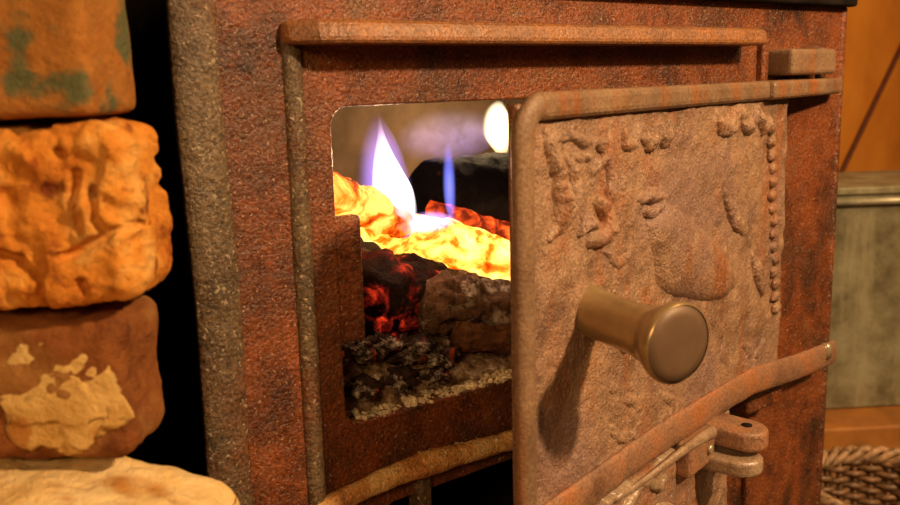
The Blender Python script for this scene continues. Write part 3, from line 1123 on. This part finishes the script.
M['fl_haze'] = flame_mat('pale_violet_burning_gas', -0.03, 0.04, ((0.0, (0.5, 0.36, 1.0)), (0.5, (0.75, 0.5, 0.85)), (1.0, (0.80, 0.6, 0.5))), 15,
                         (0.0, 0.0, 0.004), (0.075, 0.03, 0.030), 0.22)

flame('flame', (0.1130, 0.098, 0.112), [(0.012, 0, -0.006, 0.007), (0.006, 0, 0.006, 0.0135), (-0.001, 0, 0.026, 0.0165), (-0.006, 0, 0.044, 0.0125), (-0.009, 0, 0.060, 0.0075), (-0.0105, 0, 0.076, 0.0028), (-0.012, 0, 0.092, 0.0006)],
      M['fl_main'], 'tall white flame with violet edges rising at the left of the fire')
flame('flame', (0.1090, 0.108, 0.120), [(0.016, 0, -0.014, 0.012), (0.006, 0, 0.006, 0.024), (-0.002, 0, 0.030, 0.024), (-0.004, 0, 0.055, 0.018), (-0.006, 0, 0.078, 0.008), (-0.006, 0, 0.092, 0.001)],
      M['fl_violet'], 'dim violet gas flame wrapped round the tall white flame')
flame('flame', (0.2005, 0.140, 0.112), [(0.002, 0, -0.006, 0.003), (0.001, 0, 0.008, 0.0055), (0.0, 0, 0.026, 0.0064), (0.0, 0, 0.045, 0.0055), (-0.001, 0, 0.062, 0.002)],
      M['fl_blue'], 'thin blue flame in front of the big blackened log')
flame('flame', (0.3480, 0.24, 0.142), [(0.006, 0, 0.0, 0.003), (0.002, 0, 0.014, 0.010), (-0.004, 0, 0.034, 0.017), (-0.004, 0, 0.050, 0.013), (0, 0, 0.062, 0.003)],
      M['fl_yellow'], 'bright yellow white flame at the upper right beside the door')
flame('flame', (0.252, 0.200, 0.170), [(-0.070, 0, -0.014, 0.006), (-0.045, 0, 0.0, 0.020), (-0.010, 0, 0.008, 0.028), (0.030, 0, 0.010, 0.026), (0.068, 0, 0.008, 0.008)],
      M['fl_haze'], 'pale violet burning gas drifting over the big blackened log')
flame('flame', (0.1250, 0.086, 0.112), [(-0.022, 0, 0.008, 0.004), (-0.004, 0, 0.004, 0.0095), (0.018, 0, 0.002, 0.0100), (0.044, 0, -0.003, 0.004)],
      M['fl_low'], 'low violet flame licking along the top of the yellow glowing log')
# light thrown by the flames
point('flame_light', (0.10, 0.085, 0.165), 0.32, (1.0, 0.62, 0.32), 0.012)
point('flame_light', (0.335, 0.26, 0.190), 0.8, (1.0, 0.66, 0.34), 0.015)

# ================================================================== BRICKS AT LEFT
def place_brick(name, bm, mat, loc, yaw, label, group='loose bricks stacked left of the stove'):
    o = world_obj(name, bm, mat, loc, label, 'brick', group)
    o.rotation_euler = (0, 0, yaw)
    return o


FA = math.atan2(-0.6117, 0.7906)         # direction of the stack's long side
ux, uy = math.cos(FA), math.sin(FA)
px_, py_ = -uy, ux                       # pointing away from the viewer


def stack_pos(right, depth, z):
    """centre for a brick whose right end is at `right` along the stack and whose face is `depth` from it"""
    return (-0.2869 + 0.608 * depth + ux * right, -0.4951 + 0.794 * depth + uy * right, z)


LB = 0.20
CRACKS = [[(0.030, -0.0135), (0.037, -0.0145), (0.046, -0.0176), (0.055, -0.0277), (0.056, -0.0400)],
          [(0.068, -0.0170), (0.079, -0.0123), (0.090, -0.0057), (0.099, -0.0044)],
          [(0.0760, 0.0200), (0.073, 0.0075), (0.076, -0.0057)], [(0.0825, 0.012), (0.0835, 0.0), (0.0865, -0.006)],
          [(0.0700, 0.0300), (0.0705, 0.0290)], [(0.0300, 0.0200), (0.0325, 0.0170)], [(0.0740, -0.0290), (0.0745, -0.0330)], [(0.0, -0.03), (0.02, -0.033)]]


def cracked(q):
    d = min(seg_dist((q.x + 0.001 * fbm(q, 200, 2), q.z + 0.001 * fbm(q, 200, 5)), a, b)[0] for ln in CRACKS for a, b in zip(ln, ln[1:]))
    w = 0.0030
    if d < w and q.y < 0:
        q.y += 0.0055 * (1 - (d / w) ** 2)
    return q


b1 = place_brick('brick', rounded_block((LB, 0.060, 0.088), 0.005, (60, 22, 34), 0.0012, 24, 2), M['brick_top'],
                 stack_pos(-0.1555 - LB / 2, 0.40 + 0.030, 0.2595), FA, 'smooth orange brick with grey stains at the top of the stack')
b2 = place_brick('brick', rounded_block((LB, 0.062, 0.0835), 0.013, (190, 40, 90), 0.0034, 50, 5, chips=0.0030, shape=cracked), M['brick_rough'],
                 stack_pos(-0.1410 - LB / 2, 0.395 + 0.031, 0.1707), FA, 'bright orange broken brick with rough rounded end, second from top')
b3 = place_brick('brick', rounded_block((LB, 0.056, 0.0700), 0.011, (80, 26, 44), 0.0038, 40, 9), M['brick_mortar'],
                 stack_pos(-0.1530 - LB / 2, 0.402 + 0.028, 0.0875), FA, 'darker brick with a pale mortar patch, third from top')


def patch_shape(q):
    return q


bm = lump(0.0235, 31, 0.30, 60, 5, (1.12, 0.10, 1.08))
p = obj('mortar_patch', bm, M['mortar'], b3, (0.068, -0.0270, -0.001))
p['label'] = 'pale yellow mortar patch'


def slope_top(q):
    t = max(0.0, q.x - 0.02)
    q.z -= 0.9 * t * t * 3 if q.z > 0 else 0
    return q


b4 = place_brick('brick', rounded_block((0.22, 0.13, 0.048), 0.014, (90, 54, 24), 0.0035, 40, 14, shape=slope_top), M['brick_pale'],
                 stack_pos(-0.221, 0.372, 0.0225), FA, 'pale mortar covered brick lying flat at the bottom of the stack')

# ================================================================== BACKGROUND AT RIGHT
BA = math.atan2(-0.6117, 0.7906) + math.radians(4)
bx_, by_ = math.cos(BA), math.sin(BA)
box_o = empty('metal_box', (1.185, 0.235, -0.307), BA)
tag(box_o, 'dull grey green sheet metal box with rolled rim standing on the orange board', 'metal box')
W2, D2, H2 = 0.34, 0.20, 0.352
obj('box_body', box((-W2 / 2, -D2 / 2, 0), (W2 / 2, D2 / 2, H2)), M['galv'], box_o, None, False, 0.004)
bm = bmesh.new()
add_box(bm, (-W2 / 2 - 0.005, -D2 / 2 - 0.006, H2 - 0.006), (W2 / 2 + 0.005, D2 / 2 + 0.006, H2 + 0.006))
lid = obj('lid', bm, M['galv'], box_o, None, False, 0.003)
bm = bmesh.new()
add_tube(bm, [(-W2 / 2 - 0.006, -D2 / 2 - 0.008, H2 - 0.016), (W2 / 2 + 0.006, -D2 / 2 - 0.008, H2 - 0.016)], 0.0055, 12)
obj('rim', bm, M['galv_rim'], box_o)

bd = obj('board', box((-0.30, -0.155, -0.020), (0.30, 0.13, 0.020)), M['board'], None, (1.165, 0.222, -0.3275), False, 0.004)
bd.rotation_euler = (0, 0, BA)
tag(bd, 'thick orange brown wooden board under the sheet metal box', 'board')
bm = bmesh.new()
for sx in (-0.26, 0.22):
    bm = add_box(bmesh.new(), (sx, -0.10, FLOOR + 0.3275), (sx + 0.04, 0.09, -0.0203))
    obj('board_leg', bm, M['board'], bd, None, False)

bm = bmesh.new()
add_tube(bm, [(1.2520, 0.5500, -0.416), (1.6364, 0.5535, 0.0301), (1.8191, 0.5540, 0.2419), (2.085, 0.5545, 0.550)], 0.0055, 10)
rod = tag(obj('fire_poker', bm, M['rod']), 'thin dark rod leaning against the orange wall behind the metal box', 'poker')

# wicker basket on the floor
bas = empty('wicker_basket', (0.765, -0.005, FLOOR), 0.3)
tag(bas, 'brown wicker basket on the floor beside the right edge of the stove', 'basket')
RB = 0.105
HB = 0.140


def brad(z):
    return RB * (0.86 + 0.14 * z / HB)


bm = bmesh.new()
ns = 30
for k in range(ns):
    a = 2 * math.pi * k / ns
    add_tube(bm, [(brad(z) * math.cos(a), brad(z) * math.sin(a), z) for z in [HB * i / 6 for i in range(7)]], 0.0032, 7)
obj('stakes', bm, M['wicker'], bas)
bm = bmesh.new()
rows = 17
for r in range(rows):
    z = 0.006 + (HB - 0.016) * r / (rows - 1)
    pts = []
    m = ns * 6
    for i in range(m + 1):
        a = 2 * math.pi * i / m
        w = brad(z) + 0.0052 * math.cos(ns / 2 * a + math.pi * (r % 2)) + 0.001 * fbm((a * 3, r, 0), 1.0, 2)
        pts.append((w * math.cos(a), w * math.sin(a), z + 0.0018 * fbm((a * 4, r * 3, 0), 1.3, 4)))
    add_tube(bm, pts, 0.0042, 7, cap=False)
obj('weave', bm, M['wicker'], bas)
bm = bmesh.new()
for s in range(3):
    pts = []
    for i in range(181):
        a = 2 * math.pi * i / 180
        ph = 11 * a + 2 * math.pi * s / 3
        w = brad(HB) + 0.0075 * math.cos(ph)
        pts.append((w * math.cos(a), w * math.sin(a), HB + 0.0075 * math.sin(ph)))
    add_tube(bm, pts, 0.0052, 8, cap=False)
obj('braided_rim', bm, M['wicker_pale'], bas)
bm = lathe([(0, 0.001), (RB * 0.85, 0.001), (RB * 0.85, 0.006), (0, 0.006)], 40)
obj('basket_floor', bm, M['wicker'], bas)
